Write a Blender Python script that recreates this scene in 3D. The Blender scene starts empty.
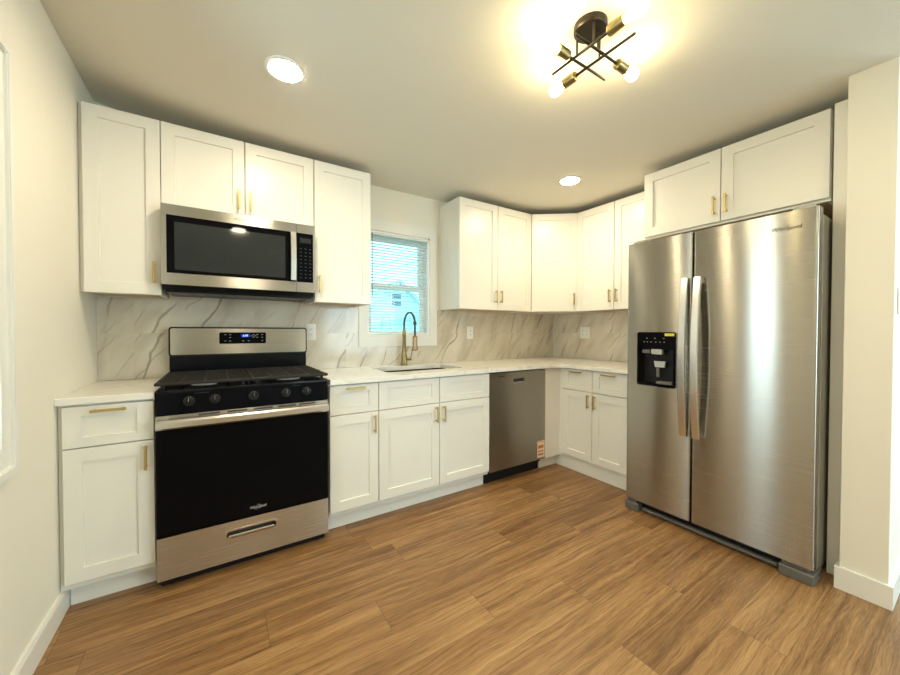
import bpy, bmesh, math
from mathutils import Vector, Matrix
S = bpy.context.scene
COL = S.collection
PI = math.pi

# ------------------------------------------------------------------ camera
cd = bpy.data.cameras.new('camera'); cam = bpy.data.objects.new('camera', cd); COL.objects.link(cam)
yaw, pitch, roll = -0.5769, -0.0161, 0.0012
Fv = Vector((-math.sin(yaw)*math.cos(pitch), math.cos(yaw)*math.cos(pitch), math.sin(pitch)))
Rv = Vector((math.cos(yaw), math.sin(yaw), 0)); Uv = Rv.cross(Fv)
R2 = Rv*math.cos(roll) + Uv*math.sin(roll); U2 = Uv*math.cos(roll) - Rv*math.sin(roll)
cam.matrix_world = Matrix(((R2.x, U2.x, -Fv.x, .6187), (R2.y, U2.y, -Fv.y, -2.7126), (R2.z, U2.z, -Fv.z, 1.1828), (0, 0, 0, 1)))
cd.sensor_fit = 'HORIZONTAL'; cd.sensor_width = 36; cd.lens = 356.87/900*36; cd.clip_start = .02
S.camera = cam

# ------------------------------------------------------------------ sky, daylight, exposure
W = bpy.data.worlds.new('sky'); S.world = W; W.use_nodes = True
bg = W.node_tree.nodes['Background']; bg.inputs[0].default_value = (.40, .92, 1.0, 1); bg.inputs[1].default_value = 2.0
S.view_settings.view_transform = 'Standard'; S.view_settings.look = 'None'
S.view_settings.gamma = 1; S.view_settings.use_curve_mapping = False
S.view_settings.exposure = 0.56
def area(name, loc, target, sx, sy, watts, colr):
    l = bpy.data.lights.new(name, 'AREA'); l.shape = 'RECTANGLE'; l.size = sx; l.size_y = sy; l.energy = watts; l.color = colr
    o = bpy.data.objects.new(name, l); COL.objects.link(o); o.location = loc
    o.rotation_euler = (Vector(target)-Vector(loc)).to_track_quat('-Z', 'Y').to_euler()
    return o
area('daylight_left_window', (-.16, -1.34, 1.40), (1, -1.34, 1.40), .56, 1.15, 10, (.78, .90, 1))
area('daylight_fill_rear', (3.8, -5.62, 1.40), (3.8, 0, 1.40), 2.3, 1.4, 42, (.76, .88, 1))  # added fill in an unseen rear opening, placed to brighten the cabinets
area('daylight_fill_side', (5.42, -4.0, 1.40), (0, -4.0, 1.40), 1.3, 1.3, 30, (.62, .82, 1))  # added cool fill in an unseen side opening, for the partition's hall face
BULB, CAN = 54, 155
WARM = (1, .82, .44)

# ------------------------------------------------------------------ materials
def mat(name, col=(.8, .8, .8), rough=.5, metal=0, spec=.5, coat=0):
    m = bpy.data.materials.new(name); m.use_nodes = True
    b = m.node_tree.nodes['Principled BSDF']
    b.inputs['Base Color'].default_value = (*col, 1); b.inputs['Roughness'].default_value = rough
    b.inputs['Metallic'].default_value = metal; b.inputs['Specular IOR Level'].default_value = spec
    b.inputs['Coat Weight'].default_value = coat
    return m
class NT:
    def __init__(s, m): s.t = m.node_tree; s.b = s.t.nodes.get('Principled BSDF')
    def n(s, typ, ins=None, **kw):
        nd = s.t.nodes.new(typ)
        for k, v in kw.items(): setattr(nd, k, v)
        for k, v in (ins or {}).items():
            if isinstance(v, bpy.types.NodeSocket): s.t.links.new(v, nd.inputs[k])
            else: nd.inputs[k].default_value = v
        return nd
    def math(s, op, a, b=0.0, c=0.0):
        return s.n('ShaderNodeMath', {0: a, 1: b, 2: c}, operation=op).outputs[0]
    def vec(s, x, y, z): return s.n('ShaderNodeCombineXYZ', {0: x, 1: y, 2: z}).outputs[0]
    def noise(s, v, scale, detail=4, rough=.5, dist=0):
        return s.n('ShaderNodeTexNoise', {'Vector': v, 'Scale': scale, 'Detail': detail, 'Roughness': rough, 'Distortion': dist}).outputs['Fac']
    def ramp(s, f, stops, interp='LINEAR'):
        r = s.n('ShaderNodeValToRGB', {0: f}); e = r.color_ramp; e.interpolation = interp
        while len(e.elements) < len(stops): e.elements.new(.5)
        for el, (p, c) in zip(e.elements, stops): el.position = p; el.color = (*c, 1) if len(c) == 3 else c
        return r.outputs[0]
    def mix(s, f, a, b, blend='MIX'):
        r = s.n('ShaderNodeMix', data_type='RGBA', blend_type=blend)
        for i, v in ((0, f), (6, a), (7, b)):
            if isinstance(v, bpy.types.NodeSocket): s.t.links.new(v, r.inputs[i])
            else: r.inputs[i].default_value = v if i == 0 else (*v, 1)
        return r.outputs[2]
    def link(s, a, name): s.t.links.new(a, s.b.inputs[name])
    def pos(s):
        g = s.n('ShaderNodeNewGeometry'); x = s.n('ShaderNodeSeparateXYZ', {0: g.outputs['Position']})
        return g.outputs['Position'], x.outputs[0], x.outputs[1], x.outputs[2]
    def bump(s, h, strength, dist):
        s.link(s.n('ShaderNodeBump', {'Height': h, 'Strength': strength, 'Distance': dist}).outputs[0], 'Normal')

def wall_paint(name, col, rough=.75):
    m = mat(name, col, rough, spec=.3); t = NT(m); p, x, y, z = t.pos()
    t.bump(t.noise(p, 90, 3), .12, .002)
    return m
M = {}
M['wall'] = wall_paint('wall_paint', (.87, .825, .72))
M['ceiling'] = wall_paint('ceiling_paint', (.78, .74, .64), .85)
M['trim'] = mat('trim_paint', (.86, .84, .78), .35)
M['cab'] = mat('cabinet_paint', (.85, .82, .75), .32, spec=.45)
t = NT(M['cab']); p, x, y, z = t.pos(); t.bump(t.noise(p, 260, 2), .03, .001)
M['cabin'] = mat('cabinet_box_paint', (.80, .77, .70), .4)
M['tan'] = mat('raw_plywood', (.62, .47, .29), .7)
M['brass'] = mat('brushed_brass', (.58, .45, .19), .3, 1)
M['gold'] = mat('antique_gold', (.34, .27, .115), .30, 1)
M['copper'] = mat('copper_bronze', (.42, .28, .16), .3, 1)
M['hose'] = mat('dark_hose', (.05, .055, .065), .35, .6)
M['black'] = mat('black_enamel', (.006, .007, .010), .16, spec=.16)
M['glass_black'] = mat('black_glass', (.004, .004, .005), .025, spec=.07)
M['panel_black'] = mat('black_control_glass', (.004, .0045, .006), .10, spec=.05)
M['mwindow'] = mat('mesh_window_glass', (.022, .026, .028), .06, spec=.5)
M['iron'] = mat('cast_iron', (.020, .018, .016), .6, spec=.3)
M['plastic_black'] = mat('black_plastic', (.010, .010, .011), .35, spec=.25)
M['dark_metal'] = mat('blackened_metal', (.05, .042, .032), .38, .8)
M['grey_plastic'] = mat('grey_plastic', (.135, .13, .115), .45)
M['body_grey'] = mat('grey_cabinet_metal', (.40, .38, .33), .45, .2)
M['white_plastic'] = mat('white_plastic', (.88, .86, .80), .3)
M['slot'] = mat('dark_slot', (.05, .045, .04), .6)
M['sinksteel'] = mat('sink_steel', (.08, .075, .068), .4, 1)
M['legend_dim'] = mat('dim_key_legend', (.07, .08, .09), .5)
M['label_grey'] = mat('key_legend_grey', (.30, .31, .32), .5)
M['logo_dark'] = mat('logo_dark', (.02, .02, .02), .6, spec=.2)
M['logo_light'] = mat('logo_silver', (.55, .55, .55), .4)
M['yellow'] = mat('yellow_label', (.85, .72, .05), .5)
M['orange'] = mat('orange_print', (.55, .22, .03), .5)
M['pink'] = mat('pale_paper', (.86, .62, .50), .5)
M['silverplastic'] = mat('silver_plastic', (.65, .65, .64), .25, .5)
M['vinyl'] = mat('window_vinyl', (.94, .95, .95), .35)
M['slat'] = bpy.data.materials.new('blind_slat'); M['slat'].use_nodes = True; nt = M['slat'].node_tree; nt.nodes.clear()
a_ = nt.nodes.new('ShaderNodeBsdfDiffuse'); a_.inputs[0].default_value = (.90, .93, .93, 1)
b_ = nt.nodes.new('ShaderNodeBsdfTranslucent'); b_.inputs[0].default_value = (.90, .95, .95, 1)
c_ = nt.nodes.new('ShaderNodeMixShader'); c_.inputs[0].default_value = .68; o = nt.nodes.new('ShaderNodeOutputMaterial')
nt.links.new(a_.outputs[0], c_.inputs[1]); nt.links.new(b_.outputs[0], c_.inputs[2]); nt.links.new(c_.outputs[0], o.inputs[0])
def steel(name, col, rough, aniso=.75, scale=1.0):
    m = mat(name, col, rough, 1); t = NT(m); p, x, y, z = t.pos()
    t.b.inputs['Anisotropic'].default_value = aniso
    t.link(t.vec(0.0, 0.0, 1.0), 'Tangent')
    v = t.vec(t.math('MULTIPLY', x, 2.0), t.math('MULTIPLY', y, 2.0), t.math('MULTIPLY', z, 700.0))
    n = t.noise(v, 1.0, 2)
    t.link(t.math('MULTIPLY_ADD', n, .02, rough-.01), 'Roughness')
    return m
M['steel'] = steel('brushed_steel', (.60, .58, .545), .27, .97)
M['steel_fridge'] = steel('brushed_steel_doors', (.45, .425, .375), .27, .98)
M['steel_dw'] = steel('brushed_dark_steel', (.37, .35, .31), .34, .97)
M['handle_steel'] = mat('satin_handle', (.78, .77, .75), .22, 1)
def emis(name, col, s):
    m = bpy.data.materials.new(name); m.use_nodes = True; nt = m.node_tree; nt.nodes.clear()
    e = nt.nodes.new('ShaderNodeEmission'); e.inputs[0].default_value = (*col, 1); e.inputs[1].default_value = s
    o = nt.nodes.new('ShaderNodeOutputMaterial'); nt.links.new(e.outputs[0], o.inputs[0]); return m
M['bulb'] = emis('lit_bulb', WARM, BULB)
M['lens'] = emis('lit_lens', (1, .86, .60), CAN)
M['digit'] = emis('blue_digit', (.35, .55, 1), 2.0)
M['digit_bg'] = emis('blue_backlight', (.01, .03, .22), 1.0)
g = bpy.data.materials.new('window_glass'); g.use_nodes = True; nt = g.node_tree; nt.nodes.clear()
tr = nt.nodes.new('ShaderNodeBsdfTransparent'); gl = nt.nodes.new('ShaderNodeBsdfGlossy'); gl.inputs['Roughness'].default_value = .02
lw = nt.nodes.new('ShaderNodeFresnel'); lw.inputs[0].default_value = 1.45
mx = nt.nodes.new('ShaderNodeMixShader'); o = nt.nodes.new('ShaderNodeOutputMaterial')
nt.links.new(lw.outputs[0], mx.inputs[0]); nt.links.new(tr.outputs[0], mx.inputs[1]); nt.links.new(gl.outputs[0], mx.inputs[2]); nt.links.new(mx.outputs[0], o.inputs[0])
M['glass'] = g

# oak plank floor: rows 0.178 m deep along x, planks 1.22 m long
def floor_mat():
    m = mat('oak_planks', (.4, .25, .12), .42, spec=.4); t = NT(m); p, x, y, z = t.pos()
    r = t.math('DIVIDE', t.math('SUBTRACT', -1.062, y), .178)
    row = t.math('FLOOR', r); fr = t.math('FRACT', r)
    h = t.n('ShaderNodeTexWhiteNoise', {'W': row}, noise_dimensions='1D').outputs['Value']
    off = t.math('MULTIPLY', h, 1.22)
    for k, o_ in ((0, .775), (1, 1.19), (2, .35), (3, .76), (4, 1.15), (-1, .2)):
        is_k = t.math('COMPARE', row, float(k), .1)
        off = t.math('ADD', t.math('MULTIPLY', off, t.math('SUBTRACT', 1.0, is_k)), t.math('MULTIPLY', is_k, o_))
    c = t.math('DIVIDE', t.math('SUBTRACT', x, off), 1.22)
    colm = t.math('FLOOR', c); fc = t.math('FRACT', c)
    pid = t.vec(row, colm, 3.7)
    wn = t.n('ShaderNodeTexWhiteNoise', {'Vector': pid}, noise_dimensions='3D')
    shade = wn.outputs['Value']; s2 = t.n('ShaderNodeSeparateXYZ', {0: wn.outputs['Color']})
    px = t.math('ADD', x, t.math('MULTIPLY', s2.outputs[0], 37.0)); py = t.math('ADD', y, t.math('MULTIPLY', s2.outputs[1], 19.0))
    warp = t.noise(t.vec(t.math('MULTIPLY', px, 1.6), t.math('MULTIPLY', py, 7.0), 0.0), 1.0, 3)
    pyw = t.math('ADD', py, t.math('MULTIPLY', t.math('SUBTRACT', warp, .5), .07))
    broad = t.noise(t.vec(t.math('MULTIPLY', px, 1.3), t.math('MULTIPLY', pyw, 16.0), 2.0), 1.0, 4, .55)
    rings = t.noise(t.vec(t.math('MULTIPLY', px, 1.1), t.math('MULTIPLY', pyw, 60.0), 5.0), 1.0, 4, .65)
    fine = t.noise(t.vec(t.math('MULTIPLY', px, 12.0), t.math('MULTIPLY', pyw, 300.0), 1.0), 1.0, 3, .7)
    f = t.math('ADD', t.math('MULTIPLY', broad, .36), t.math('ADD', t.math('MULTIPLY', rings, .34), t.math('MULTIPLY', fine, .34)))
    f = t.math('ADD', f, t.math('MULTIPLY', t.math('SUBTRACT', shade, .5), .085))
    base = t.ramp(f, [(.36, (.12, .056, .022)), (.46, (.215, .108, .043)), (.54, (.325, .174, .068)), (.68, (.50, .295, .125))])
    streak = t.noise(t.vec(t.math('MULTIPLY', px, 2.4), t.math('MULTIPLY', pyw, 80.0), 9.0), 1.0, 4, .65)
    sm = t.ramp(streak, [(.55, (0, 0, 0)), (.66, (1, 1, 1))])
    base = t.mix(t.math('MULTIPLY', sm, .55), base, (.12, .052, .018))
    e1 = t.math('MINIMUM', fr, t.math('SUBTRACT', 1.0, fr)); e2 = t.math('MINIMUM', fc, t.math('SUBTRACT', 1.0, fc))
    seam = t.math('MAXIMUM', t.math('LESS_THAN', e1, .006), t.math('LESS_THAN', e2, .0011))
    base = t.mix(t.math('MULTIPLY', seam, .5), base, (.09, .04, .016))
    t.link(base, 'Base Color')
    t.link(t.math('MULTIPLY_ADD', fine, .18, .30), 'Roughness')
    t.bump(t.math('SUBTRACT', fine, t.math('MULTIPLY', seam, .8)), .15, .001)
    return m
M['floor'] = floor_mat()

# marble look tile; u runs along the wall, 0.61 x 0.305 tiles
def marble(name, axis):
    m = mat(name, (.7, .66, .58), .12, spec=.5); t = NT(m); p, x, y, z = t.pos()
    u = x if axis == 'x' else t.math('MULTIPLY', y, -1.0)
    if axis == 'y': u = t.math('ADD', u, 3.85)
    tu = t.math('DIVIDE', t.math('SUBTRACT', u, .215), .61); tz = t.math('DIVIDE', t.math('SUBTRACT', z, .867), .305)
    iu, iz = t.math('FLOOR', tu), t.math('FLOOR', tz)
    wn = t.n('ShaderNodeTexWhiteNoise', {'Vector': t.vec(iu, iz, 1.3)}, noise_dimensions='3D')
    k = t.n('ShaderNodeSeparateXYZ', {0: wn.outputs['Color']})
    zz = t.math('ADD', z, t.math('MULTIPLY', k.outputs[1], .35))
    # rotate so that veins climb to the right
    a = math.radians(62)
    s_ = t.math('ADD', t.math('MULTIPLY', u, math.cos(a)), t.math('MULTIPLY', zz, math.sin(a)))      # along
    c_ = t.math('ADD', t.math('MULTIPLY', u, -math.sin(a)), t.math('MULTIPLY', zz, math.cos(a)))     # across
    def vein(deg, per_m, amp, seed, wlo, whi):
        q = math.radians(deg)
        cc = t.math('ADD', t.math('MULTIPLY', u, -math.sin(q)), t.math('MULTIPLY', zz, math.cos(q)))
        n = t.noise(t.vec(t.math('MULTIPLY', u, 2.2), t.math('MULTIPLY', zz, 1.6), seed), 1.0, 4, .5)
        f_ = t.math('FRACT', t.math('ADD', t.math('MULTIPLY', cc, per_m), t.math('MULTIPLY', n, amp)))
        d = t.math('ABSOLUTE', t.math('SUBTRACT', f_, .5))
        line = t.ramp(d, [(wlo, (1, 1, 1)), (whi, (0, 0, 0))])
        gate = t.ramp(t.noise(t.vec(t.math('MULTIPLY', s_, 3.2), t.math('MULTIPLY', c_, 4.5), seed+3.0), 1.0, 2), [(.46, (0, 0, 0)), (.58, (1, 1, 1))])
        return t.math('MULTIPLY', line, gate)
    v1 = vein(63, 5.5, 1.5, 4.2, .010, .05); v2 = vein(54, 7.5, 1.7, 11.0, .008, .04); v3 = vein(58, 3.4, 1.3, 21.0, .02, .15)
    cloud = t.ramp(t.noise(t.vec(t.math('MULTIPLY', s_, 2.0), t.math('MULTIPLY', c_, 6.5), 1.0), 1.0, 4), [(.35, (.76, .70, .59)), (.55, (.68, .615, .505)), (.75, (.53, .46, .36))])
    col = t.mix(t.math('MULTIPLY', v1, .70), t.mix(t.math('MULTIPLY', v3, .35), cloud, (.45, .36, .25)), (.22, .165, .105))
    col = t.mix(t.math('MULTIPLY', v2, .55), col, (.30, .225, .14))
    fu, fz = t.math('FRACT', tu), t.math('FRACT', tz)
    g1 = t.math('MINIMUM', fu, t.math('SUBTRACT', 1.0, fu)); g2 = t.math('MINIMUM', fz, t.math('SUBTRACT', 1.0, fz))
    gr = t.math('MAXIMUM', t.math('LESS_THAN', g1, .0022), t.math('LESS_THAN', g2, .0044))
    col = t.mix(t.math('MULTIPLY', gr, .18), col, (.50, .47, .41))
    t.link(col, 'Base Color')
    return m
M['tile_back'] = marble('marble_tile', 'x'); M['tile_right'] = marble('marble_tile_side', 'y')
def quartz():
    m = mat('white_quartz', (.83, .80, .74), .16); t = NT(m); p, x, y, z = t.pos()
    n = t.noise(p, 3.0, 4, .5, 1.2); d = t.math('ABSOLUTE', t.math('SUBTRACT', n, .5))
    t.link(t.mix(t.ramp(d, [(.002, (.35, .35, .35)), (.03, (0, 0, 0))]), (.86, .83, .77), (.60, .56, .49)), 'Base Color')
    return m
M['quartz'] = quartz()
def siding():
    m = mat('house_siding', (.75, .86, .88), .8); t = NT(m); p, x, y, z = t.pos()
    f = t.math('FRACT', t.math('DIVIDE', z, .16))
    t.link(t.mix(t.math('LESS_THAN', f, .14), (.78, .88, .90), (.40, .52, .56)), 'Base Color'); return m
M['siding'] = siding()
M['roof'] = mat('pale_shingles', (.55, .64, .67), .9)
M['house_glass'] = mat('house_window_glass', (.10, .17, .22), .2)
M['lawn'] = mat('lawn', (.30, .45, .35), .95)

# ------------------------------------------------------------------ mesh helpers
class MB:
    def __init__(s): s.bm = bmesh.new()
    def _merge(s, b):
        me = bpy.data.meshes.new('tmp'); b.to_mesh(me); b.free(); s.bm.from_mesh(me); bpy.data.meshes.remove(me)
    def box(s, x0, x1, y0, y1, z0, z1, bev=0.0, seg=1):
        b = bmesh.new(); bmesh.ops.create_cube(b, size=1)
        for v in b.verts:
            v.co = ((x0+x1)/2+v.co.x*abs(x1-x0), (y0+y1)/2+v.co.y*abs(y1-y0), (z0+z1)/2+v.co.z*abs(z1-z0))
        if bev: bmesh.ops.bevel(b, geom=list(b.edges), offset=bev, segments=seg, affect='EDGES', profile=.5)
        s._merge(b); return s
    def cyl(s, p0, p1, r, r2=None, seg=20):
        p0, p1 = Vector(p0), Vector(p1); d = p1-p0; b = bmesh.new()
        bmesh.ops.create_cone(b, cap_ends=True, cap_tris=False, segments=seg, radius1=r, radius2=r if r2 is None else r2, depth=d.length)
        mm = Matrix.Translation((p0+p1)/2) @ d.to_track_quat('Z', 'Y').to_matrix().to_4x4()
        bmesh.ops.transform(b, matrix=mm, verts=b.verts); s._merge(b); return s
    def lathe(s, prof, origin, axis=(0, 0, 1), seg=28):
        b = bmesh.new(); rings = []
        q = Vector(axis).to_track_quat('Z', 'Y').to_matrix(); o_ = Vector(origin)
        for r, h in prof:
            rings.append([b.verts.new(o_ + q @ Vector((r*math.cos(2*PI*k/seg), r*math.sin(2*PI*k/seg), h))) for k in range(seg)])
        for A, B in zip(rings, rings[1:]):
            for k in range(seg): b.faces.new((A[k], A[(k+1) % seg], B[(k+1) % seg], B[k]))
        b.faces.new(rings[0][::-1]); b.faces.new(rings[-1])
        bmesh.ops.recalc_face_normals(b, faces=b.faces); s._merge(b); return s
    def tube(s, pts, r, seg=12):
        pts = [Vector(p) for p in pts]; b = bmesh.new(); rings = []; up = None
        for i, p in enumerate(pts):
            d = (pts[min(i+1, len(pts)-1)]-pts[max(i-1, 0)]).normalized()
            if up is None: up = d.orthogonal().normalized()
            up = (up - d*up.dot(d)).normalized(); sd = d.cross(up)
            rr = r[i] if isinstance(r, (list, tuple)) else r
            rings.append([b.verts.new(p + up*rr*math.cos(2*PI*k/seg) + sd*rr*math.sin(2*PI*k/seg)) for k in range(seg)])
        for A, B in zip(rings, rings[1:]):
            for k in range(seg): b.faces.new((A[k], A[(k+1) % seg], B[(k+1) % seg], B[k]))
        b.faces.new(rings[0][::-1]); b.faces.new(rings[-1])
        bmesh.ops.recalc_face_normals(b, faces=b.faces); s._merge(b); return s
    def prism(s, loops, z0, z1, axis='z'):
        """extrude one outline (and holes) between z0 and z1 along an axis"""
        b = bmesh.new(); es = []
        for lp in loops:
            vs = [b.verts.new((px, py, z0)) for px, py in lp]
            es += [b.edges.new((vs[i], vs[(i+1) % len(vs)])) for i in range(len(vs))]
        bmesh.ops.triangle_fill(b, use_beauty=True, edges=es)
        e = bmesh.ops.extrude_face_region(b, geom=list(b.faces))
        for v in e['geom']:
            if isinstance(v, bmesh.types.BMVert): v.co.z += z1-z0
        if axis == 'y':
            for v in b.verts: v.co = (v.co.x, v.co.z, v.co.y)
        if axis == 'x':
            for v in b.verts: v.co = (v.co.z, v.co.x, v.co.y)
        bmesh.ops.recalc_face_normals(b, faces=b.faces); s._merge(b); return s
    def shaker(s, x0, x1, z0, z1, yf, t=.019, st=.058, rail=None, rec=.010):
        rail = st if rail is None else rail; b = bmesh.new()
        def ring(i, y, ix=None): 
            a = i if ix is None else ix
            return [b.verts.new(c) for c in ((x0+a, y, z0+i), (x1-a, y, z0+i), (x1-a, y, z1-i), (x0+a, y, z1-i))]
        L = [ring(0, yf+t), ring(0, yf+.0015), ring(.0015, yf), ring(rail, yf, st), ring(rail+.0015, yf+rec, st+.0015)]
        b.faces.new(L[0])
        for A, B in zip(L, L[1:]):
            for k in range(4): b.faces.new((A[k], A[(k+1) % 4], B[(k+1) % 4], B[k]))
        b.faces.new(L[-1]); bmesh.ops.recalc_face_normals(b, faces=b.faces); s._merge(b); return s
    def build(s, name, m, parent=None, smooth=True):
        me = bpy.data.meshes.new(name); s.bm.to_mesh(me); s.bm.free(); me.materials.append(m)
        if smooth:
            me.shade_smooth(); me.set_sharp_from_angle(angle=math.radians(32))
        o = bpy.data.objects.new(name, me); COL.objects.link(o)
        if parent is not None: o.parent = parent
        return o
def thing(name, label, cat, loc=(0, 0, 0), rz=0, group=None):
    o = bpy.data.objects.new(name, None); COL.objects.link(o); o.location = loc; o.rotation_euler = (0, 0, rz); o.empty_display_size = .1
    o['label'] = label; o['category'] = cat
    if group: o['group'] = group
    return o
def tag(o, label, cat, group=None):
    o['label'] = label; o['category'] = cat
    if group: o['group'] = group
    return o
def struct(o): o['kind'] = 'structure'; return o
def dup(o, parent=None):
    c = o.copy(); COL.objects.link(c)
    if parent is not None: c.parent = parent
    for ch in o.children: dup(ch, c)
    return c
def place(o, loc, rz, label): o.location = loc; o.rotation_euler = (0, 0, rz); o['label'] = label; return o
def lettering(name, body, size, m, parent, loc, rot, depth=.0004, shear=0.0):
    cu = bpy.data.curves.new(name, 'FONT'); cu.body = body; cu.size = size; cu.extrude = depth; cu.align_x = 'CENTER'; cu.align_y = 'CENTER'; cu.shear = shear
    ob = bpy.data.objects.new('tmp', cu); COL.objects.link(ob)
    bpy.context.view_layer.update()
    me = bpy.data.meshes.new_from_object(ob.evaluated_get(bpy.context.evaluated_depsgraph_get()))
    bpy.data.objects.remove(ob); me.materials.clear(); me.materials.append(m)
    me.transform(Matrix.Translation(loc) @ rot.to_4x4())
    o = bpy.data.objects.new(name, me); COL.objects.link(o); o.parent = parent
    return o
FACE = Matrix.Rotation(PI/2, 3, 'X')            # lettering that faces local -y
def swoosh(mb, cx, y, cz, a, b, w):
    """open ellipse stroke round the brand mark, thicker at the ends"""
    pts = []
    for k in range(25):
        th = math.radians(200 + 250*k/24)
        pts.append((cx+a*math.cos(th), y, cz+b*math.sin(th)))
    mb.tube(pts, [w*(.35+.65*abs(k-12)/12) for k in range(25)], 6)

# ------------------------------------------------------------------ room shell
XL, XR, H = .0615, 3.752, 2.339
RX, RY = 5.3, -5.5
struct(MB().box(-.2, RX+.2, RY-.2, .2, -.1, 0).build('floor', M['floor']))
b = bmesh.new(); n = 24; rows = []
xs = [-.2 + (1.4)*k/n for k in range(n+1)] + [RX+.2]
def cz(x): return H + (.101*((1.2-x)/1.1385)**2 if x < 1.2 else 0)
for yy in (RY-.2, .2): rows.append([b.verts.new((xx, yy, cz(xx))) for xx in xs])
for yy in (.2, RY-.2): rows.append([b.verts.new((xx, yy, 2.75)) for xx in xs])
for A, B in zip(rows, rows[1:]+rows[:1]):
    for k in range(len(xs)-1): b.faces.new((A[k], A[k+1], B[k+1], B[k]))
b.faces.new([rw[0] for rw in rows]); b.faces.new([rw[-1] for rw in rows])
bmesh.ops.recalc_face_normals(b, faces=b.faces)
mb = MB(); mb._merge(b); struct(mb.build('ceiling', M['ceiling']))
def wall(name, axis, a0, a1, t0, t1, holes, top=2.5):
    outer = [(a0, 0), (a1, 0), (a1, top), (a0, top)]
    loops = [outer] + [[(h[0], h[2]), (h[1], h[2]), (h[1], h[3]), (h[0], h[3])] for h in holes]
    o = MB()
    o.prism(loops, t0, t1, axis='y' if axis == 'x' else 'x')
    return struct(o.build(name, M['wall'], smooth=False))
WX0, WX1, WZ0, WZ1 = 1.601, 2.171, 1.150, 1.991
wall('wall_back', 'x', -.1, RX, 0, .14, [(WX0, WX1, WZ0, WZ1)])
LY0, LY1, LZ0, LZ1 = -1.65, -1.10, .825, 1.975
wall('wall_left', 'y', RY, 0, XL-.14, XL, [(LY0, LY1, LZ0, LZ1)])
struct(MB().box(XR, XR+.12, -2.33, 0, 0, H+.1).build('wall_right', M['wall']))
struct(MB().box(3.02, RX, -2.471, -2.326, 0, H+.05, .002).build('wall_partition', M['wall']))
wall('wall_rear', 'x', -.1, RX, RY-.14, RY, [(2.6, 5.0, .7, 2.1)])
wall('wall_side', 'y', RY, -2.471, RX, RX+.14, [(-4.6, -3.4, .8, 2.0)])
def base_prof(mb, axis, a0, a1, w, sgn):
    # profile runs along axis, w = wall plane, sgn = direction out of the wall
    pr = [(w, 0), (w+sgn*.014, 0), (w+sgn*.014, .088), (w+sgn*.009, .1), (w, .1)]
    mb.prism([pr], a0, a1, axis='y' if axis == 'y' else 'x'); return mb
struct(base_prof(MB(), 'y', -5.45, -.545, XL, 1).build('baseboard_left', M['trim'], smooth=False))
mb = MB(); mb.prism([[(3.006, -2.312), (3.006, -2.485), (RX, -2.485), (RX, -2.47), (3.021, -2.47), (3.021, -2.326), (3.106, -2.326), (3.106, -2.312)]], 0, .1)
struct(mb.build('baseboard_right', M['trim'], smooth=False))

# ------------------------------------------------------------------ window over the sink
win = MB()
cw = .066
def sq(a0, a1, b0, b1): return [(a0, b0), (a1, b0), (a1, b1), (a0, b1)]
win.prism([sq(WX0-cw, WX1+cw, WZ0-.088, WZ1+.085), sq(WX0+.004, WX1-.004, WZ0+.004, WZ1-.004)], -.017, -.0003, axis='y')
w1 = struct(win.build('window_1', M['trim'], smooth=False))
fm = MB()
for a in ((WX0, WX0+.018, WZ0, WZ1), (WX1-.018, WX1, WZ0, WZ1), (WX0, WX1, WZ1-.018, WZ1), (WX0, WX1, WZ0, WZ0+.008)):
    fm.box(a[0], a[1], .0, .14, a[2], a[3])
fm.build('window_frame', M['vinyl'], w1)
def sash(nm, z0, z1, y, par, x0=WX0+.018, x1=WX1-.018, st=.042):
    s_ = MB()
    for a in ((x0, x0+st, z0, z1), (x1-st, x1, z0, z1), (x0+st, x1-st, z1-.036, z1), (x0+st, x1-st, z0, z0+.026)):
        s_.box(a[0], a[1], y, y+.03, a[2], a[3], .002)
    o = s_.build(nm, M['vinyl'], par)
    MB().box(x0+st-.004, x1-st+.004, y+.012, y+.016, z0+.022, z1-.03).build('glass_pane', M['glass'], o)
sash('lower_sash', WZ0+.008, 1.575, .062, w1); sash('upper_sash', 1.54, WZ1-.018, .094, w1)
bl = thing('window_blind', 'white horizontal slat mini blind hanging in the window over the sink', 'blind', (0, 0, 0))
MB().box(WX0+.006, WX1-.006, .008, .034, WZ1-.030, WZ1-.003, .002).build('headrail', M['white_plastic'], bl)
MB().box(WX0+.012, WX1-.012, .010, .032, WZ0+.009, WZ0+.024, .003).build('bottom_rail', M['white_plastic'], bl)
sl = MB(); zz = WZ0+.038
while zz < WZ1-.036:
    b = bmesh.new(); pr = []
    for k in range(4):
        a = -1+2*k/3; pr.append((.021+a*.0115, zz + .0022*(1-a*a) - a*.0022))
    A = [b.verts.new((WX0+.012, y_, z_)) for y_, z_ in pr]; B = [b.verts.new((WX1-.012, y_, z_)) for y_, z_ in pr]
    A2 = [b.verts.new((WX0+.012, y_, z_+.0006)) for y_, z_ in pr]; B2 = [b.verts.new((WX1-.012, y_, z_+.0006)) for y_, z_ in pr]
    for k in range(3): b.faces.new((A[k], A[k+1], B[k+1], B[k])); b.faces.new((A2[k], B2[k], B2[k+1], A2[k+1]))
    b.faces.new((A[0], B[0], B2[0], A2[0])); b.faces.new((A[3], A2[3], B2[3], B[3])); sl._merge(b)
    zz += .0225
sl.build('slats', M['slat'], bl, smooth=False)
for xx in (WX0+.075, WX1-.075): MB().cyl((xx, .021, WZ0+.03), (xx, .021, WZ1-.01), .0009, seg=6).build('ladder_cord', M['white_plastic'], bl)
MB().cyl((WX0+.05, .004, 1.46), (WX0+.05, .006, WZ1-.02), .0028, seg=8).build('tilt_wand', M['grey_plastic'], bl)

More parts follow.
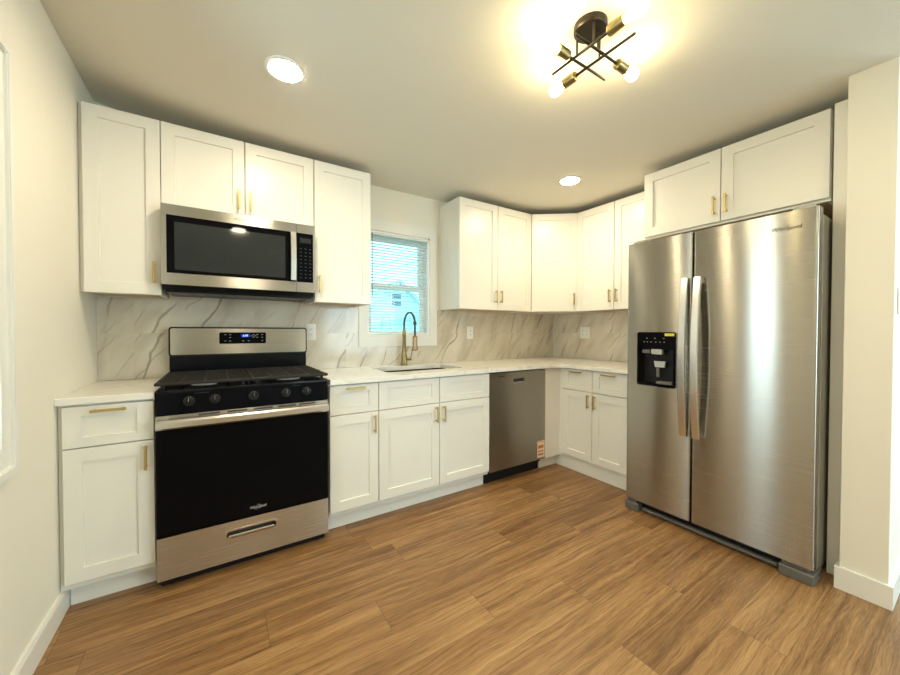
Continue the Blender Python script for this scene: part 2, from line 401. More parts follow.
# window in the left wall (only its casing edge shows)
w2m = MB()
for o_, i_, th in ((.09, -.003, .012), (.09, .062, .020), (.086, .066, .023), (.012, -.002, .017)):
    w2m.prism([sq(LY0-o_, LY1+o_, LZ0-o_, LZ1+o_), sq(LY0-i_, LY1+i_, LZ0-i_, LZ1+i_)], XL+.0003, XL+th, axis='x')
w2 = struct(w2m.build('window_2', M['trim'], smooth=False))
s2 = MB()
for a in ((LY0, LY0+.04, LZ0, LZ1), (LY1-.04, LY1, LZ0, LZ1), (LY0, LY1, LZ1-.04, LZ1), (LY0, LY1, LZ0, LZ0+.04), (LY0, LY1, 1.38, 1.42)):
    s2.box(XL-.11, XL-.07, a[0], a[1], a[2], a[3], .002)
s2 = s2.build('window_frame', M['vinyl'], w2)
MB().box(XL-.092, XL-.088, LY0+.03, LY1-.03, LZ0+.03, LZ1-.03).build('glass_pane', M['glass'], w2)

# ------------------------------------------------------------------ outside: lawn and the house next door
struct(MB().box(-20, 45, .3, 50, -1.3, -1.2).build('ground_outside', M['lawn']))
hs = thing('neighbour_house', 'pale gabled house next door seen through the window blind', 'house', (7.4, 12, -1.2))
MB().prism([[(-3.4, 0), (3.4, 0), (3.4, 1.7), (0, 4.55), (-3.4, 1.7)]], 0, 7, axis='y').build('wall', M['siding'], hs, smooth=False)
r_ = MB()
for sg in (-1, 1):
    r_.prism([[(0, 4.52), (0, 4.68), (sg*3.75, 1.54), (sg*3.75, 1.36)]], -.3, 7.2, axis='y')
r_.build('roof', M['roof'], hs, smooth=False)
wf = MB().box(-.36, .20, -.05, .02, 3.48, 4.12, .01).build('window', M['vinyl'], hs)
MB().box(-.30, .14, -.06, -.052, 3.54, 3.77).box(-.30, .14, -.06, -.052, 3.82, 4.06).build('pane', M['house_glass'], wf)
pc = MB().prism([[(-2.6, 0), (1.9, 0), (1.9, 2.1), (.1, 3.05), (-2.6, 2.5)]], -2.4, -.01, axis='y').build('porch', M['siding'], hs, smooth=False)
pr = MB()
pr.prism([[(.1, 3.03), (.1, 3.14), (2.2, 2.02), (2.2, 1.91)]], -2.7, 0, axis='y'); pr.prism([[(.1, 3.03), (.1, 3.14), (-2.9, 2.58), (-2.9, 2.47)]], -2.7, 0, axis='y')
pr.build('porch_roof', M['roof'], pc, smooth=False)

# ------------------------------------------------------------------ tile backsplash
sp = MB(); zt, zb = 1.3735, .9085
sp.prism([[(XL+.0003, zb), (XR-.0103, zb), (XR-.0103, zt), (WX1+cw+.0003, zt), (WX1+cw+.0003, WZ0-.0883), (WX0-cw-.0003, WZ0-.0883), (WX0-cw-.0003, zt), (1.1415, zt), (1.1415, 1.43), (.3742, 1.43), (.3742, zt), (XL+.0003, zt)]], -.010, -.0003, axis='y')
tag(sp.build('tile_backsplash', M['tile_back'], smooth=False), 'marble-look tile backsplash along the window wall behind range and sink', 'backsplash')
tag(MB().box(XR-.010, XR-.0003, -1.335, -.0102, zb, zt).build('tile_backsplash', M['tile_right'], smooth=False), 'marble-look tile backsplash on the side wall next to the refrigerator', 'backsplash')

# ------------------------------------------------------------------ cabinets
def pull(parent, x, z, yf, L=.11, vert=True):
    h = MB(); w = .0056; so = .026
    if vert:
        h.box(x-w, x+w, yf-so-.006, yf-so+.003, z-L/2, z+L/2, .0015)
        for s in (-1, 1): h.box(x-.004, x+.004, yf-so, yf-.0002, z+s*(L/2-.012)-.0045, z+s*(L/2-.012)+.0045)
    else:
        h.box(x-L/2, x+L/2, yf-so-.006, yf-so+.003, z-w, z+w, .0015)
        for s in (-1, 1): h.box(x+s*(L/2-.012)-.0045, x+s*(L/2-.012)+.0045, yf-so, yf-.0002, z-.004, z+.004)
    return h.build('handle', M['brass'], parent)
def door(parent, x0, x1, z0, z1, yf, hx=None, hz=None, st=.058):
    d = MB().shaker(x0+.0024, x1-.0024, z0, z1, yf, st=st).build('door', M['cab'], parent, smooth=False)
    if hx is not None: pull(d, hx, hz, yf)
    return d
def drawer(parent, x0, x1, z0, z1, yf, handle=True, nm='drawer'):
    d = MB().shaker(x0+.0024, x1-.0024, z0, z1, yf, st=.058, rail=.040).build(nm, M['cab'], parent, smooth=False)
    if handle: pull(d, (x0+x1)/2, z1-.020, yf, .115, False)
    return d
UZ0, UZ1, UD = 1.374, 2.284, .290
def wall_cab(label, loc, rz, w, doors, z0=UZ0, z1=UZ1, D=UD, lo=.004, left=0.0, hz=None, group='white shaker wall cabinets'):
    """doors: list of (x0, x1, handle side)"""
    c = thing('wall_cabinet', label, 'cabinet', loc, rz, group)
    MB().box(0, w, -D, -.0005, z0+.012, z1, .001).build('body', M['cabin'], c)
    u = MB().box(0, w, -D, -D+.018, z0, z0+.0119).box(0, .016, -D+.018, -.011, z0, z0+.0119).box(w-.016, w, -D+.018, -.011, z0, z0+.0119)
    u.build('bottom_rail', M['cab'], c)
    MB().box(.0165, w-.0165, -D+.0185, -.0115, z0+.008, z0+.0118).build('bottom_panel', M['tan'], c)
    yf = -D-.0205
    for x0, x1, sd in doors:
        hx = x0+.030 if sd == 'l' else x1-.030
        door(c, x0, x1, z0+lo-.004, z1-.001, yf, hx, z0+.115 if hz is None else hz)
    return c
wall_cab('tall single-door white wall cabinet in the left corner, left of the microwave', (XL+.002, 0, 0), 0, .3737-XL-.003, [(.0135, .3115, 'r')])
wall_cab('short two-door white wall cabinet directly above the microwave', (.3737, 0, 0), 0, .7675, [(0, .384, 'r'), (.384, .7675, 'l')], z0=1.846, hz=1.938)
wall_cab('tall single-door white wall cabinet between microwave and window', (1.1422, 0, 0), 0, .380, [(0, .380, 'l')])
wall_cab('two-door white wall cabinet right of the window', (2.271, 0, 0), 0, .8228, [(0, .4114, 'r'), (.4114, .8228, 'l')])
wall_cab('two-door white wall cabinet on the side wall beside the refrigerator', (XR, -.5602, 0), -PI/2, .757, [(0, .3770, 'r'), (.3770, .757, 'l')], D=.310)
# diagonal corner cabinet
dc = thing('wall_cabinet', 'diagonal single-door white wall cabinet in the corner of the two walls', 'cabinet', (3.0945, 0, 0), 0, 'white shaker wall cabinets')
P = [(.0005, -.0005), (XR-3.0945-.0005, -.0005), (XR-3.0945-.0005, -.5597), (.3475, -.5597), (.0005, -.290)]
MB().prism([P], UZ0+.012, UZ1).build('body', M['cabin'], dc, smooth=False)
MB().prism([[(.0005, -.02), (.6, -.02), (.6, -.5597), (.3475, -.5597), (.0005, -.290)]], UZ0, UZ0+.0119).build('bottom_rail', M['cab'], dc, smooth=False)
A_, B_ = Vector((.0005, -.290, 0)), Vector((.3475, -.5597, 0)); L_ = (B_-A_).length; ang = math.atan2(B_.y-A_.y, B_.x-A_.x)
d = door(dc, .012, L_-.012, UZ0, UZ1-.001, -.0202, L_-.042, UZ0+.115)
d.location = A_; d.rotation_euler = (0, 0, ang)
# over the refrigerator
wall_cab('deep two-door white wall cabinet over the refrigerator', (XR, -1.334, 0), -PI/2, .917, [(0, .4595, 'r'), (.4595, .917, 'l')], z0=1.835, D=.583, lo=.018, hz=1.945)

BZ = .1277; DZ = .868; SPL = .696; BD = .604
def base_cab(label, loc, rz, w, fronts, toe=(0, None), hollow=False, td=.548):
    c = thing('base_cabinet', label, 'cabinet', loc, rz, 'white shaker base cabinets')
    if hollow:      # open top so that the basin hangs inside
        q = MB()
        q.box(0, .018, -BD, -.0005, .1, .8775).box(w-.018, w, -BD, -.0005, .1, .8775).box(.018, w-.018, -BD, -.0005, .1, .118)
        q.box(.018, w-.018, -.012, -.0005, .118, .8775).box(.018, w-.018, -BD, -BD+.018, .69, .8775).box(w/2-.02, w/2+.02, -BD, -BD+.018, .118, .69)
        q.build('body', M['cabin'], c)
    else: MB().box(0, w, -BD, -.0005, .1, .8775, .001).build('body', M['cabin'], c)
    t1 = w if toe[1] is None else toe[1]
    MB().box(toe[0], t1, -td, -td+.018, .0005, .0998).build('toe_kick', M['trim'], c)
    yf = -BD-.0205
    for f in fronts:
        if f[0] == 'door': door(c, f[1], f[2], BZ, SPL-.005, yf, f[1]+.030 if f[3] == 'l' else f[2]-.030, .620)
        elif f[0] == 'drawer': drawer(c, f[1], f[2], SPL, DZ, yf)
        else: drawer(c, f[1], f[2], SPL, DZ, yf, False, 'false_drawer_front')
    return c
w = .3757-XL-.003
base_cab('narrow white base cabinet in the left corner, left of the range', (XL+.002, 0, 0), 0, w, [('drawer', .013, w, ''), ('door', .013, w, 'r')], toe=(.0145, w))
base_cab('narrow white base cabinet with one drawer, right of the range', (1.1525, 0, 0), 0, .2993, [('drawer', 0, .2993, ''), ('door', 0, .2993, 'r')])
base_cab('wide white two-door base cabinet under the sink', (1.4522, 0, 0), 0, .8832, [('false', 0, .4416), ('false', .4416, .8832), ('door', 0, .4416, 'r'), ('door', .4416, .8832, 'l')], toe=(0, .8832), hollow=True)
base_cab('white base cabinet with two drawers and two doors beside the refrigerator', (XR, -.6465, 0), -PI/2, .680, [('drawer', 0, .297, ''), ('drawer', .297, .594, ''), ('door', 0, .297, 'r'), ('door', .297, .594, 'l')], td=.5915)
cc = thing('base_cabinet', 'plain white corner base panel between dishwasher and drawer cabinet', 'cabinet', (2.945, 0, 0), 0, 'white shaker base cabinets')
MB().prism([[(0, -.02), (.806, -.02), (.806, -.646), (.196, -.646), (.196, -.612), (0, -.612)]], .1, .8775).build('body', M['cab'], cc, smooth=False)
MB().prism([[(0, -.552), (.2155, -.552), (.2155, -.646), (.234, -.646), (.234, -.534), (0, -.534)]], .0005, .0998).build('toe_kick', M['trim'], cc, smooth=False)

# countertops
CT0, CT1 = .878, .908
tag(MB().box(XL+.001, .3765, -.637, -.0105, CT0, CT1, .002).build('countertop', M['quartz']), 'short white quartz countertop in the left corner beside the range', 'countertop')
fil = [(3.092-.07+.07*math.cos(a), -.652-.07+.07*math.sin(a)) for a in [PI/2*(1-k/8) for k in range(9)]]
outer = [(1.152, -.0105), (1.152, -.652)] + fil + [(3.092, -1.328), (XR-.0105, -1.328), (XR-.0105, -.0105)]
SX0, SX1, SY0, SY1 = 1.575, 2.205, -.475, -.125
def rrect(x0, x1, y0, y1, r, n=5):
    out = []
    for cx, cy, a0 in ((x1-r, y1-r, 0), (x0+r, y1-r, PI/2), (x0+r, y0+r, PI), (x1-r, y0+r, 1.5*PI)):
        out += [(cx+r*math.cos(a0+PI/2*k/n), cy+r*math.sin(a0+PI/2*k/n)) for k in range(n+1)]
    return out
mb = MB(); mb.prism([outer, rrect(SX0, SX1, SY0, SY1, .03)], CT0, CT1)
tag(mb.build('countertop', M['quartz'], smooth=False), 'long L-shaped white quartz countertop running past the sink into the corner', 'countertop')

# ------------------------------------------------------------------ sink and faucet
sk = thing('kitchen_sink', 'undermount stainless sink set in the countertop below the window', 'sink', (1.89, -.30, .72))
mb = MB(); hx, hy = (SX1-SX0)/2, (SY1-SY0)/2
mb.prism([rrect(-hx-.012, hx+.012, -hy-.012, hy+.012, .04), rrect(-hx+.002, hx-.002, -hy+.002, hy-.002, .03)], .0, .1575)
mb.prism([rrect(-hx-.012, hx+.012, -hy-.012, hy+.012, .04)], -.004, -.0001)
mb.build('basin', M['sinksteel'], sk)
MB().lathe([(.045, 0), (.045, .003), (.032, .003), (.028, .001)], (0, .02, .0002)).build('drain', M['grey_plastic'], sk)
fc = thing('kitchen_faucet', 'gold gooseneck pull-down faucet with dark hose behind the sink', 'faucet', (1.895, -.065, CT1))
MB().lathe([(.029, .0003), (.029, .006), (.0245, .010), (.0235, .085), (.019, .095), (.0165, .10)], (0, 0, 0)).build('base', M['gold'], fc)
MB().lathe([(.016, .10), (.0145, .24), (.016, .243), (.016, .262), (.011, .30)], (0, 0, 0)).build('column', M['gold'], fc)
pts = [(0, 0, .29), (0, 0, .32)] + [(0, -.095+.095*math.cos(PI*k/14), .335+.092*math.sin(PI*k/14)) for k in range(15)] + [(0, -.19, .30), (0, -.19, .235)]
MB().tube(pts, .0078, 12).build('hose', M['hose'], fc)
MB().cyl((0, -.188, .352), (0, -.19, .330), .0125).build('collar', M['hose'], fc)
MB().lathe([(.010, .245), (.019, .237), (.019, .155), (.024, .150), (.024, .136), (.019, .130)], (0, -.19, 0)).build('spray_head', M['copper'], fc)
MB().cyl((.012, -.012, .052), (.052, -.024, .052), .0125).cyl((.046, -.022, .054), (.060, -.030, .135), .0045, .0038).build('lever', M['gold'], fc)

# ------------------------------------------------------------------ gas range
rg = thing('gas_range', 'stainless and black freestanding gas range with black oven door', 'range', (.380, 0, 0))
RW = .755
MB().box(.006, RW-.006, -.630, -.03, .045, .895, .003).build('body', M['black'], rg)
for xx in (.05, RW-.05):
    for yy in (-.60, -.08): MB().cyl((xx, yy, .0005), (xx, yy, .05), .018).build('leg', M['plastic_black'], rg)
MB().box(.012, RW-.012, -.622, -.610, .006, .05).build('kick_plate', M['plastic_black'], rg)
# drawer with pull slot
dr = MB(); ox0, ox1, oz0, oz1 = .268, .486, .166, .200
dr.prism([[(.002, .052), (RW-.002, .052), (RW-.002, .247), (.002, .247)], rrect(ox0, ox1, oz0, oz1, .012)], -.668, -.631, axis='y')
do = dr.build('drawer', M['steel'], rg, smooth=False)
MB().box(ox0-.004, ox1+.004, -.640, -.6305, oz0-.004, oz1+.004).build('pull_recess', M['slot'], do)
lip = MB(); lip.prism([rrect(ox0-.007, ox1+.007, oz0-.007, oz1+.007, .016), rrect(ox0, ox1, oz0, oz1, .012)], -.671, -.667, axis='y')
lip.box(ox0+.006, ox1-.006, -.667, -.652, oz0-.001, oz0+.012, .003)
lip.build('pull_lip', M['handle_steel'], do)
# oven door
dm = MB().box(.002, RW-.002, -.668, -.631, .252, .742, .002).build('oven_door', M['glass_black'], rg)
MB().box(.002, RW-.002, -.668, -.631, .7425, .802, .002).build('door_trim', M['steel'], dm)
hb = MB().prism([[(-.704, .744), (-.712, .752), (-.712, .776), (-.704, .785), (-.690, .785), (-.690, .744)]], .006, RW-.006, axis='x')
for xx in (.02, RW-.05): hb.box(xx, xx+.03, -.69, -.667, .750, .780)
hb.build('handle', M['handle_steel'], dm)
for k, xx in enumerate((.16, .275, .39, .50, .60)): MB().box(xx, xx+.085, -.6684, -.6681, .7885, .7965).build('vent_slot', M['slot'], dm)
lettering('brand_mark', 'Whirlpool', .018, M['logo_light'], dm, (.405, -.6683, .292), FACE)
sw = MB(); swoosh(sw, .401, -.6683, .292, .019, .011, .0006); sw.build('brand_swoosh', M['logo_light'], dm)
# control panel, leaning back
cpn = MB(); cpn.prism([[(-.670, .8045), (-.632, .8045), (-.60, .906), (-.652, .906)]], .004, RW-.004, axis='x')
co = cpn.build('control_panel', M['panel_black'], rg, smooth=False)
sl_ = math.atan2(.018, .1015); nrm = Vector((0, -math.cos(sl_), math.sin(sl_)))
for xx in (.124, .225, .389, .539, .642):
    c0 = Vector((xx, -.6605, .858))
    k_ = MB().lathe([(.024, 0), (.024, .004), (.0205, .006), (.0185, .024), (.016, .026)], c0+nrm*.0004, nrm)
    k_.box(xx-.0045, xx+.0045, c0.y-.036, c0.y-.020, .842, .884, .002)
    kk = k_.build('knob', M['plastic_black'], rg)
    MB().box(xx-.001, xx+.001, c0.y-.0368, c0.y-.0361, .862, .880).build('pointer_line', M['label_grey'], kk)
for xx in (.145, .155, .165, .175, .185, .195, .575, .585, .595, .605):
    MB().box(xx, xx+.006, -.6577, -.6545, .8915, .8932).build('burner_mark', M['legend_dim'], co)
# cooktop, burners and grates
MB().box(0, RW, -.655, -.09, .8955, .915, .006, 2).build('cooktop', M['black'], rg)
for xx, yy, r in ((.18, -.50, .045), (.18, -.24, .036), (.3775, -.37, .034), (.575, -.50, .050), (.575, -.24, .040)):
    bu = MB().lathe([(r*1.25, 0), (r*1.2, .010), (r, .012)], (xx, yy, .9153)).build('burner', M['silverplastic'], rg)
    MB().lathe([(r, 0), (r, .006), (r*.8, .010)], (xx, yy, .9276)).build('burner_cap', M['iron'], bu)
for x0, x1 in ((-.004, .3755), (.3795, RW+.004)):
    gt = MB(); zg0, zg1 = .934, .948
    gt.box(x0, x1, -.650, -.632, zg0, zg1, .003).box(x0, x1, -.115, -.097, zg0, zg1, .003).box(x0, x0+.016, -.640, -.105, zg0, zg1, .003).box(x1-.016, x1, -.640, -.105, zg0, zg1, .003)
    for yy in (-.60, -.565, -.53, -.495, -.46, -.425, -.39, -.355, -.32, -.285, -.25, -.215, -.18, -.145): gt.box(x0+.01, x1-.01, yy-.005, yy+.005, zg0+.001, zg1-.001)
    for f in (.25, .5, .75): xx = x0+(x1-x0)*f; gt.box(xx-.006, xx+.006, -.64, -.105, zg0+.0005, zg1-.0005)
    for xx in (x0+.03, x1-.03):
        for yy in (-.625, -.13): gt.box(xx-.007, xx+.007, yy-.007, yy+.007, .9153, zg0+.002)
    gt.build('grate', M['iron'], rg)
# backguard
bgm = MB().box(.002, RW-.002, -.085, -.030, .895, 1.045, .003).build('backguard', M['black'], rg)
MB().prism([rrect(.0, RW, 1.036, 1.210, .016)], -.100, -.0302, axis='y').build('backguard_trim', M['plastic_black'], rg)
bs = MB(); bs.prism([rrect(.008, RW-.008, 1.046, 1.201, .012)], -.106, -.1002, axis='y'); bso = bs.build('backguard_panel', M['steel'], rg)
ds = MB(); ds.prism([rrect(.246, .502, 1.107, 1.177, .008)], -.109, -.1062, axis='y'); dso = ds.build('control_display', M['panel_black'], rg)
MB().box(.361, .412, -.1096, -.1092, 1.146, 1.167).build('display_window', M['digit_bg'], dso)
lettering('clock_digits', '6:00', .017, M['digit'], dso, (.386, -.1099, 1.1565), FACE)
for xx, zz in ((.30, 1.163), (.325, 1.163), (.325, 1.146), (.30, 1.124), (.325, 1.124), (.442, 1.155), (.452, 1.147), (.452, 1.163), (.462, 1.155), (.474, 1.163), (.474, 1.146), (.502, 1.163), (.502, 1.146), (.395, 1.124), (.425, 1.124), (.502, 1.124)):
    xx -= .022
    MB().box(xx-.005, xx+.005, -.1096, -.1091, zz-.0018, zz+.0018).build('key_mark', M['label_grey'], dso)

# ------------------------------------------------------------------ over-the-range microwave
mw = thing('microwave', 'stainless over-the-range microwave with dark glass door under a short cabinet', 'microwave', (.3795, 0, 1.405))
MW, MH, MY = .749, .432, -.385
MB().box(.002, MW-.002, -.345, -.0108, .004, MH+.003, .002).box(.012, MW-.012, -.33, -.03, -.014, .006, .004).build('body', M['plastic_black'], mw)
split = .643
fd = MB(); fd.prism([[(0, .020), (split-.001, .020), (split-.001, MH), (0, MH)], rrect(.022, split+.2, .080, .378, .006)[0:0] or [(.022, .080), (split-.0225+.02, .080), (split-.0225+.02, .378), (.022, .378)]], MY, -.346, axis='y')
fdo = fd.build('door', M['steel'], mw, smooth=False)
MB().prism([[(.0225, .0805), (split-.003, .0805), (split-.003, .3775), (.0225, .3775)]], MY+.001, -.3465, axis='y').build('door_glass', M['glass_black'], fdo)
MB().prism([rrect(.055, split-.062, .098, .345, .003)], MY+.0003, MY+.0009, axis='y').build('door_window', M['mwindow'], fdo)
hp = []
for k in range(11):
    f = k/10; hp.append((split-.022, MY-.030-.012*math.sin(PI*f), .085+.285*f))
h = MB()
bmh = bmesh.new(); prev = None
for p_ in hp:
    ring = [bmh.verts.new((p_[0]+dx, p_[1]+dy, p_[2])) for dx, dy in ((-.017, 0.006), (-.014, -.004), (.014, -.004), (.017, .006))]
    if prev:
        for k in range(4): bmh.faces.new((prev[k], prev[(k+1) % 4], ring[(k+1) % 4], ring[k]))
    else: bmh.faces.new(ring)
    prev = ring
bmh.faces.new(prev); bmesh.ops.recalc_face_normals(bmh, faces=bmh.faces); h._merge(bmh)
for zz in (.10, .345): h.box(split-.032, split-.012, MY-.030, MY+.0009, zz, zz+.016)
h.build('handle', M['handle_steel'], fdo)
lettering('brand_mark', 'Whirlpool', .016, M['logo_dark'], fdo, (.352, MY-.0003, .405), FACE)
sw = MB(); swoosh(sw, .348, MY-.0003, .405, .018, .010, .0005); sw.build('brand_swoosh', M['logo_dark'], fdo)
pf = MB(); pf.prism([[(split+.001, .020), (MW, .020), (MW, MH), (split+.001, MH)], [(split+.0015, .080), (MW-.010, .080), (MW-.010, .378), (split+.0015, .378)]], MY, -.346, axis='y')
pfo = pf.build('control_frame', M['steel'], mw, smooth=False)
gpo = MB().box(split+.0017, MW-.0103, MY+.001, -.3465, .0803, .3777).build('control_panel', M['panel_black'], mw)
for i in range(9):
    for j in range(3):
        xx, zz = split+.025+j*.027, .108+i*.022
        MB().box(xx-.005, xx+.005, MY+.0003, MY+.0009, zz-.0012, zz+.0012).build('key_mark', M['legend_dim'], gpo)
MB().box(split+.020, MW-.022, MY+.0003, MY+.0009, .320, .350).build('display', M['mwindow'], gpo)
MB().prism([[(MY+.012, .0195), (-.346, .0195), (-.346, -.004), (MY+.035, -.002)]], .002, MW-.002, axis='x').build('bottom_grille', M['plastic_black'], mw, smooth=False)
vt = MB()
for k in range(9): vt.box(.06+k*.072, .11+k*.072, -.31, -.20, -.0155, -.0141)
vt.build('filter_screens', M['grey_plastic'], mw)

# ------------------------------------------------------------------ dishwasher
dw = thing('dishwasher', 'dark stainless dishwasher with energy sticker, between sink cabinet and corner', 'dishwasher', (2.340, 0, 0))
DW = .601
MB().box(.003, DW-.003, -.570, -.03, .07, .872).build('body', M['plastic_black'], dw)
pk = MB(); px0, px1, pz0, pz1 = .235, .352, .786, .812
pk.prism([[(0.001, .112), (DW-.001, .112), (DW-.001, .866), (.001, .866)], [(px0, pz0), (px1, pz0), (px1, pz1), (px0, pz1)]], -.626, -.571, axis='y')
pko = pk.build('door', M['steel_dw'], dw, smooth=False)
MB().box(px0, px1, -.605, -.598, pz0, pz1).build('pocket_handle', M['slot'], pko)
MB().box(px0-.004, px1+.004, -.6275, -.6261, pz0-.006, pz0-.001).build('pocket_trim', M['handle_steel'], pko)
lettering('brand_mark', 'Whirlpool', .016, M['logo_dark'], pko, (.115, -.6265, .838), FACE)
st = MB().box(.508, .593, -.6268, -.6262, .128, .268).build('energy_sticker', M['pink'], dw)
sb = MB()
for z0, z1 in ((.205, .232), (.176, .186), (.146, .162), (.256, .262)): sb.box(.516, .580, -.6273, -.6269, z0, z1)
sb.build('sticker_print', M['orange'], st)
MB().box(.001, DW-.001, -.545, -.535, .0005, .1115).build('toe_panel', M['plastic_black'], dw)

# ------------------------------------------------------------------ refrigerator (faces -x)
fr = thing('refrigerator', 'stainless side-by-side refrigerator with black ice and water dispenser', 'refrigerator', (3.72, -1.352, 0), -PI/2)
FW, FD = .908, 3.72-2.923            # local: x along the wall, front at y = -FD
SPX = .392
MB().box(.004, FW-.004, -FD+.085, -.02, .03, 1.742, .004).build('body', M['body_grey'], fr)
def fdoor(x0, x1, hole=None):
    b_ = MB(); lo = [rrect(x0, x1, -FD, -FD+.072, .012, 4)]
    b_.prism(lo, .0735, 1.762)
    return b_.build('door', M['steel_fridge'], fr)
# freezer door is built round the dispenser opening
hx0, hx1, hz0, hz1 = .076, .302, .845, 1.178
cbm = MB()
cbm.prism([rrect(.0, SPX-.003, -FD, -FD+.072, .012, 4)], .0735, hz0); cbm.prism([rrect(.0, SPX-.003, -FD, -FD+.072, .012, 4)], hz1, 1.762)
rr = rrect(.0, SPX-.003, -FD, -FD+.072, .012, 4)
cbm.prism([rr[5:15] + [(hx0, -FD), (hx0, -FD+.072)]], hz0, hz1)
cbm.prism([rr[0:5] + [(hx1, -FD+.072), (hx1, -FD)] + rr[15:20]], hz0, hz1)
fz = cbm.build('door', M['steel_fridge'], fr)
fd2 = fdoor(SPX+.003, FW)
MB().box(.006, FW-.006, -FD+.0725, -FD+.0848, .075, 1.74).build('gasket', M['slot'], fr)
# dispenser
dp = MB(); dp.prism([rrect(hx0-.004, hx1+.004, hz0-.004, hz1+.004, .012), [(hx0+.008, hz0+.012), (hx1-.008, hz0+.012), (hx1-.008, 1.075), (hx0+.008, 1.075)]], -FD-.004, -FD+.004, axis='y')
dpo = dp.build('dispenser', M['glass_black'], fr, smooth=False)
cv = MB().box(hx0+.0005, hx1-.0005, -FD+.060, -FD+.068, hz0+.0005, hz1-.0005).box(hx0+.0005, hx0+.008, -FD+.004, -FD+.06, hz0+.0005, 1.075).box(hx1-.008, hx1-.0005, -FD+.004, -FD+.06, hz0+.0005, 1.075).box(hx0+.008, hx1-.008, -FD+.004, -FD+.06, hz0+.0005, hz0+.012).box(hx0+.008, hx1-.008, -FD+.004, -FD+.06, 1.075, 1.085)
cv.build('dispenser_cavity', M['plastic_black'], dpo)
MB().box(.158, .225, -FD-.001, -FD+.03, 1.042, 1.080, .004).build('ice_chute', M['silverplastic'], dpo)
MB().box(.100, .150, -FD+.002, -FD+.02, 1.046, 1.072, .004).build('water_nozzle', M['grey_plastic'], dpo)
MB().prism([[(.180, .962), (.236, .962), (.242, 1.0), (.174, 1.0)]], -FD+.008, -FD+.02, axis='y').build('paddle', M['silverplastic'], dpo)
MB().box(.186, .204, -FD+.012, -FD+.02, .90, .96, .002).build('paddle_stem', M['grey_plastic'], dpo)
MB().box(.19, .285, -FD-.002, -FD+.05, hz0+.0125, hz0+.030, .003).build('drip_tray', M['grey_plastic'], dpo)
MB().box(.243, .298, -FD-.0046, -FD-.0042, 1.158, 1.174).build('yellow_label', M['yellow'], dpo)
for xx, zz in ((.118, 1.120), (.138, 1.120), (.162, 1.120), (.190, 1.120), (.215, 1.120), (.240, 1.120), (.135, 1.143), (.185, 1.143), (.238, 1.143)): MB().box(xx-.004, xx+.004, -FD-.0046, -FD-.0042, zz-.002, zz+.002).build('key_mark', M['label_grey'], dpo)
# bowed handles
def fhandle(par, xc):
    b_ = bmesh.new(); prev = None; n_ = 24
    for k in range(n_+1):
        f = k/n_; zz = .575+.92*f; y_ = -FD-.030-.034*math.sin(PI*f)
        ring = [b_.verts.new((xc+dx, y_+dy, zz)) for dx, dy in ((-.019, .010), (-.019, -.004), (-.015, -.008), (.015, -.008), (.019, -.004), (.019, .010))]
        if prev:
            for j in range(6): b_.faces.new((prev[j], prev[(j+1) % 6], ring[(j+1) % 6], ring[j]))
        else: b_.faces.new(ring)
        prev = ring
    b_.faces.new(prev); bmesh.ops.recalc_face_normals(b_, faces=b_.faces)
    m_ = MB(); m_._merge(b_)
    for zz in (.578, 1.460): m_.box(xc-.014, xc+.014, -FD-.030, -FD-.0002, zz, zz+.03, .003)
    m_.build('handle', M['handle_steel'], par)
fhandle(fz, SPX-.030); fhandle(fd2, SPX+.036)
lettering('brand_mark', 'Whirlpool', .027, M['logo_dark'], fd2, (.795, -FD-.0014, 1.684), FACE)
sw = MB(); swoosh(sw, .787, -FD-.0010, 1.684, .030, .017, .0005); sw.build('brand_swoosh', M['logo_dark'], fd2)
gr = MB().box(.02, FW-.02, -FD+.05, -FD+.075, .018, .070, .003)
for k in range(3): gr.box(.10, FW-.13, -FD+.044, -FD+.052, .026+k*.014, .032+k*.014)
gr.build('base_grille', M['plastic_black'], fr)
for x0, x1 in ((-.004, .088), (FW-.122, FW+.004)):
    ft = MB().box(x0, x1, -FD-.004, -FD+.13, .0006, .050, .004).box(x0+.008, x1-.02, -FD+.012, -FD+.07, .050, .0725, .003)
    ft.build('foot_cover', M['grey_plastic'], fr)
MB().box(.10, FW-.13, -FD+.02, -FD+.05, .012, .030, .004).build('kick_strip', M['grey_plastic'], fr)
for x0, x1 in ((.02, .10), (FW-.10, FW-.02)): MB().box(x0, x1, -FD+.03, -FD+.16, 1.7625, 1.785, .006).build('hinge_cover', M['body_grey'], fr)
ep = MB().box(3.12, XR-.001, -2.3255, -2.2665, .0005, 2.284, .002).build('end_panel', M['cab'])
tag(ep, 'tall narrow white filler panel between refrigerator and partition wall', 'panel')

# ------------------------------------------------------------------ outlets and switches
def outlet(label, loc, rz, gang=1, switch=False, cat='outlet'):
    t_ = thing('light_switch' if switch else 'wall_outlet', label, cat, loc, rz)
    wd = .072 if gang == 1 else .118
    MB().box(-wd/2, wd/2, -.0065, -.0006, -.059, .059, .002, 2).build('cover_plate', M['white_plastic'], t_)
    for gx in ((0,) if gang == 1 else (-.023, .023)):
        r_ = MB().box(gx-.017, gx+.017, -.0085, -.0066, -.034, .034, .001).build('rocker' if switch else 'receptacle', M['white_plastic'], t_)
        if not switch:
            s_ = MB()
            for zz in (-.018, .018):
                for dx in (-.006, .006): s_.box(gx+dx-.0012, gx+dx+.0012, -.0089, -.0086, zz-.002, zz+.006)
                s_.cyl((gx, -.0089, zz-.008), (gx, -.0086, zz-.008), .0022, seg=10)
            s_.build('slots', M['slot'], r_)
    return t_
outlet('white outlet on the tile at the right of the range', (1.180, -.010, 1.180), 0)
outlet('single white outlet on the tile right of the window', (2.600, -.010, 1.174), 0)
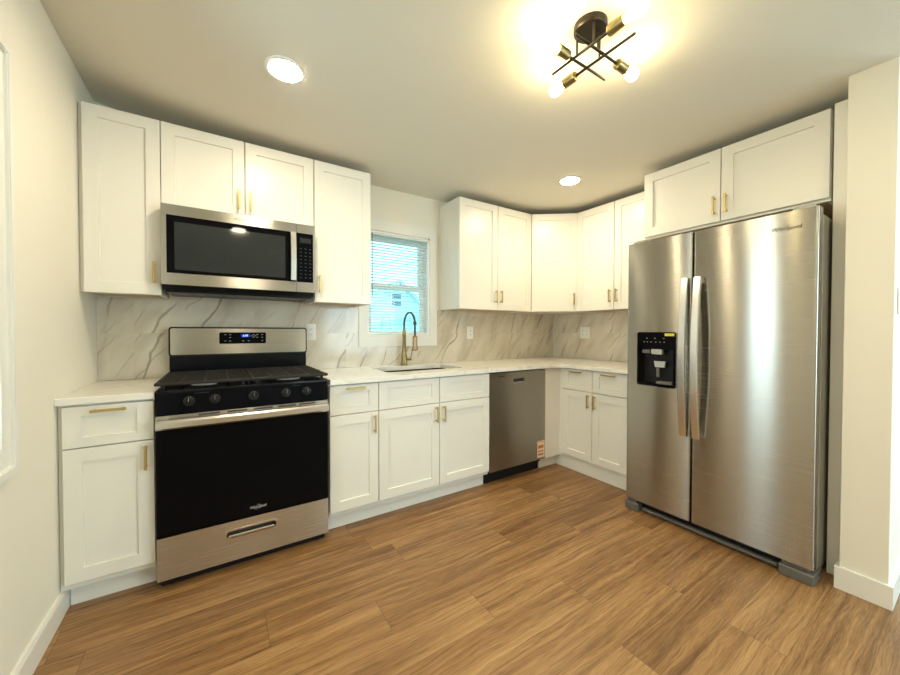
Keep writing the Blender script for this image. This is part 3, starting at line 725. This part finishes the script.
outlet('double-width white outlet on the side wall tile near the refrigerator', (XR-.010, -.428, 1.174), -PI/2, gang=2)
outlet('white light switch at the right edge, on the hall side of the partition wall', (3.125, -2.471, 1.32), 0, switch=True, cat='switch')

# ------------------------------------------------------------------ ceiling lights
def can(label, x, y):
    z = cz(x); t_ = thing('recessed_light', label, 'ceiling light', (x, y, z), 0, 'recessed ceiling lights')
    MB().lathe([(.062, -.0005), (.068, -.006), (.082, -.004), (.085, .002), (.062, .002)], (0, 0, 0), seg=40).build('trim_ring', M['white_plastic'], t_)
    MB().lathe([(.0675, -.0062), (.0675, -.0068), (.04, -.0078)], (0, 0, 0), seg=40).build('lens', M['lens'], t_)
    return t_
c1 = can('lit recessed ceiling light in front of the microwave cabinets', .880, -.965)
def can_copy(x, y, label):
    c = dup(c1); c.location = (x, y, cz(x)); c['label'] = label; return c
can_copy(2.88, -.913, 'lit recessed ceiling light in front of the corner cabinets')
can_copy(.83, -2.78, 'lit recessed ceiling light above and just behind the camera')
can_copy(2.1, -3.1, 'unseen recessed ceiling light added behind the camera for warm fill')  # unseen can, added for warm light from the camera side
CX, CY = -.010, -.022
fx = thing('ceiling_light', 'black and brass ceiling light with four crossed rods and lit bulbs', 'ceiling light', (1.815, -1.835, H))
MB().lathe([(.060, -.0005), (.060, -.022), (.056, -.026)], (CX, CY, 0), seg=40).build('canopy', M['dark_metal'], fx)
ZU, ZD = -.096, -.104
for dx, dy, dz in ((-.04, -.058, ZD), (-.04, .014, ZD), (.0445, -.024, ZD), (.012, -.04, ZU)):
    MB().cyl((dx, dy, -.0262), (dx, dy, dz+.003), .0042, seg=10).build('stem', M['dark_metal'], fx)
def arm(p0, p1, z):
    """rod from p0 (free end) to p1, then socket and bulb beyond p1"""
    a, b_ = Vector((*p0, z)), Vector((*p1, z)); d_ = (b_-a).normalized()
    r_ = MB().cyl(a, b_, .0055, seg=12).build('rod', M['dark_metal'], fx)
    so = MB().lathe([(.011, 0), (.018, .004), (.0195, .010), (.0195, .061), (.0175, .063)], b_, d_, seg=24).build('socket', M['gold'], fx)
    bu = MB().lathe([(.0125, 0), (.0135, .010), (.0190, .022), (.0235, .036), (.0245, .046), (.0220, .060), (.0145, .068), (.005, .071)], b_+d_*.0632, d_, seg=24)
    bu.build('bulb', M['bulb'], so)
arm((-.120, -.040), (.130, -.040), ZU)
arm((.175, .040), (-.058, .040), ZU)
arm((-.040, .132), (-.040, -.115), ZD)
arm((.045, -.165), (.045, .080), ZD)
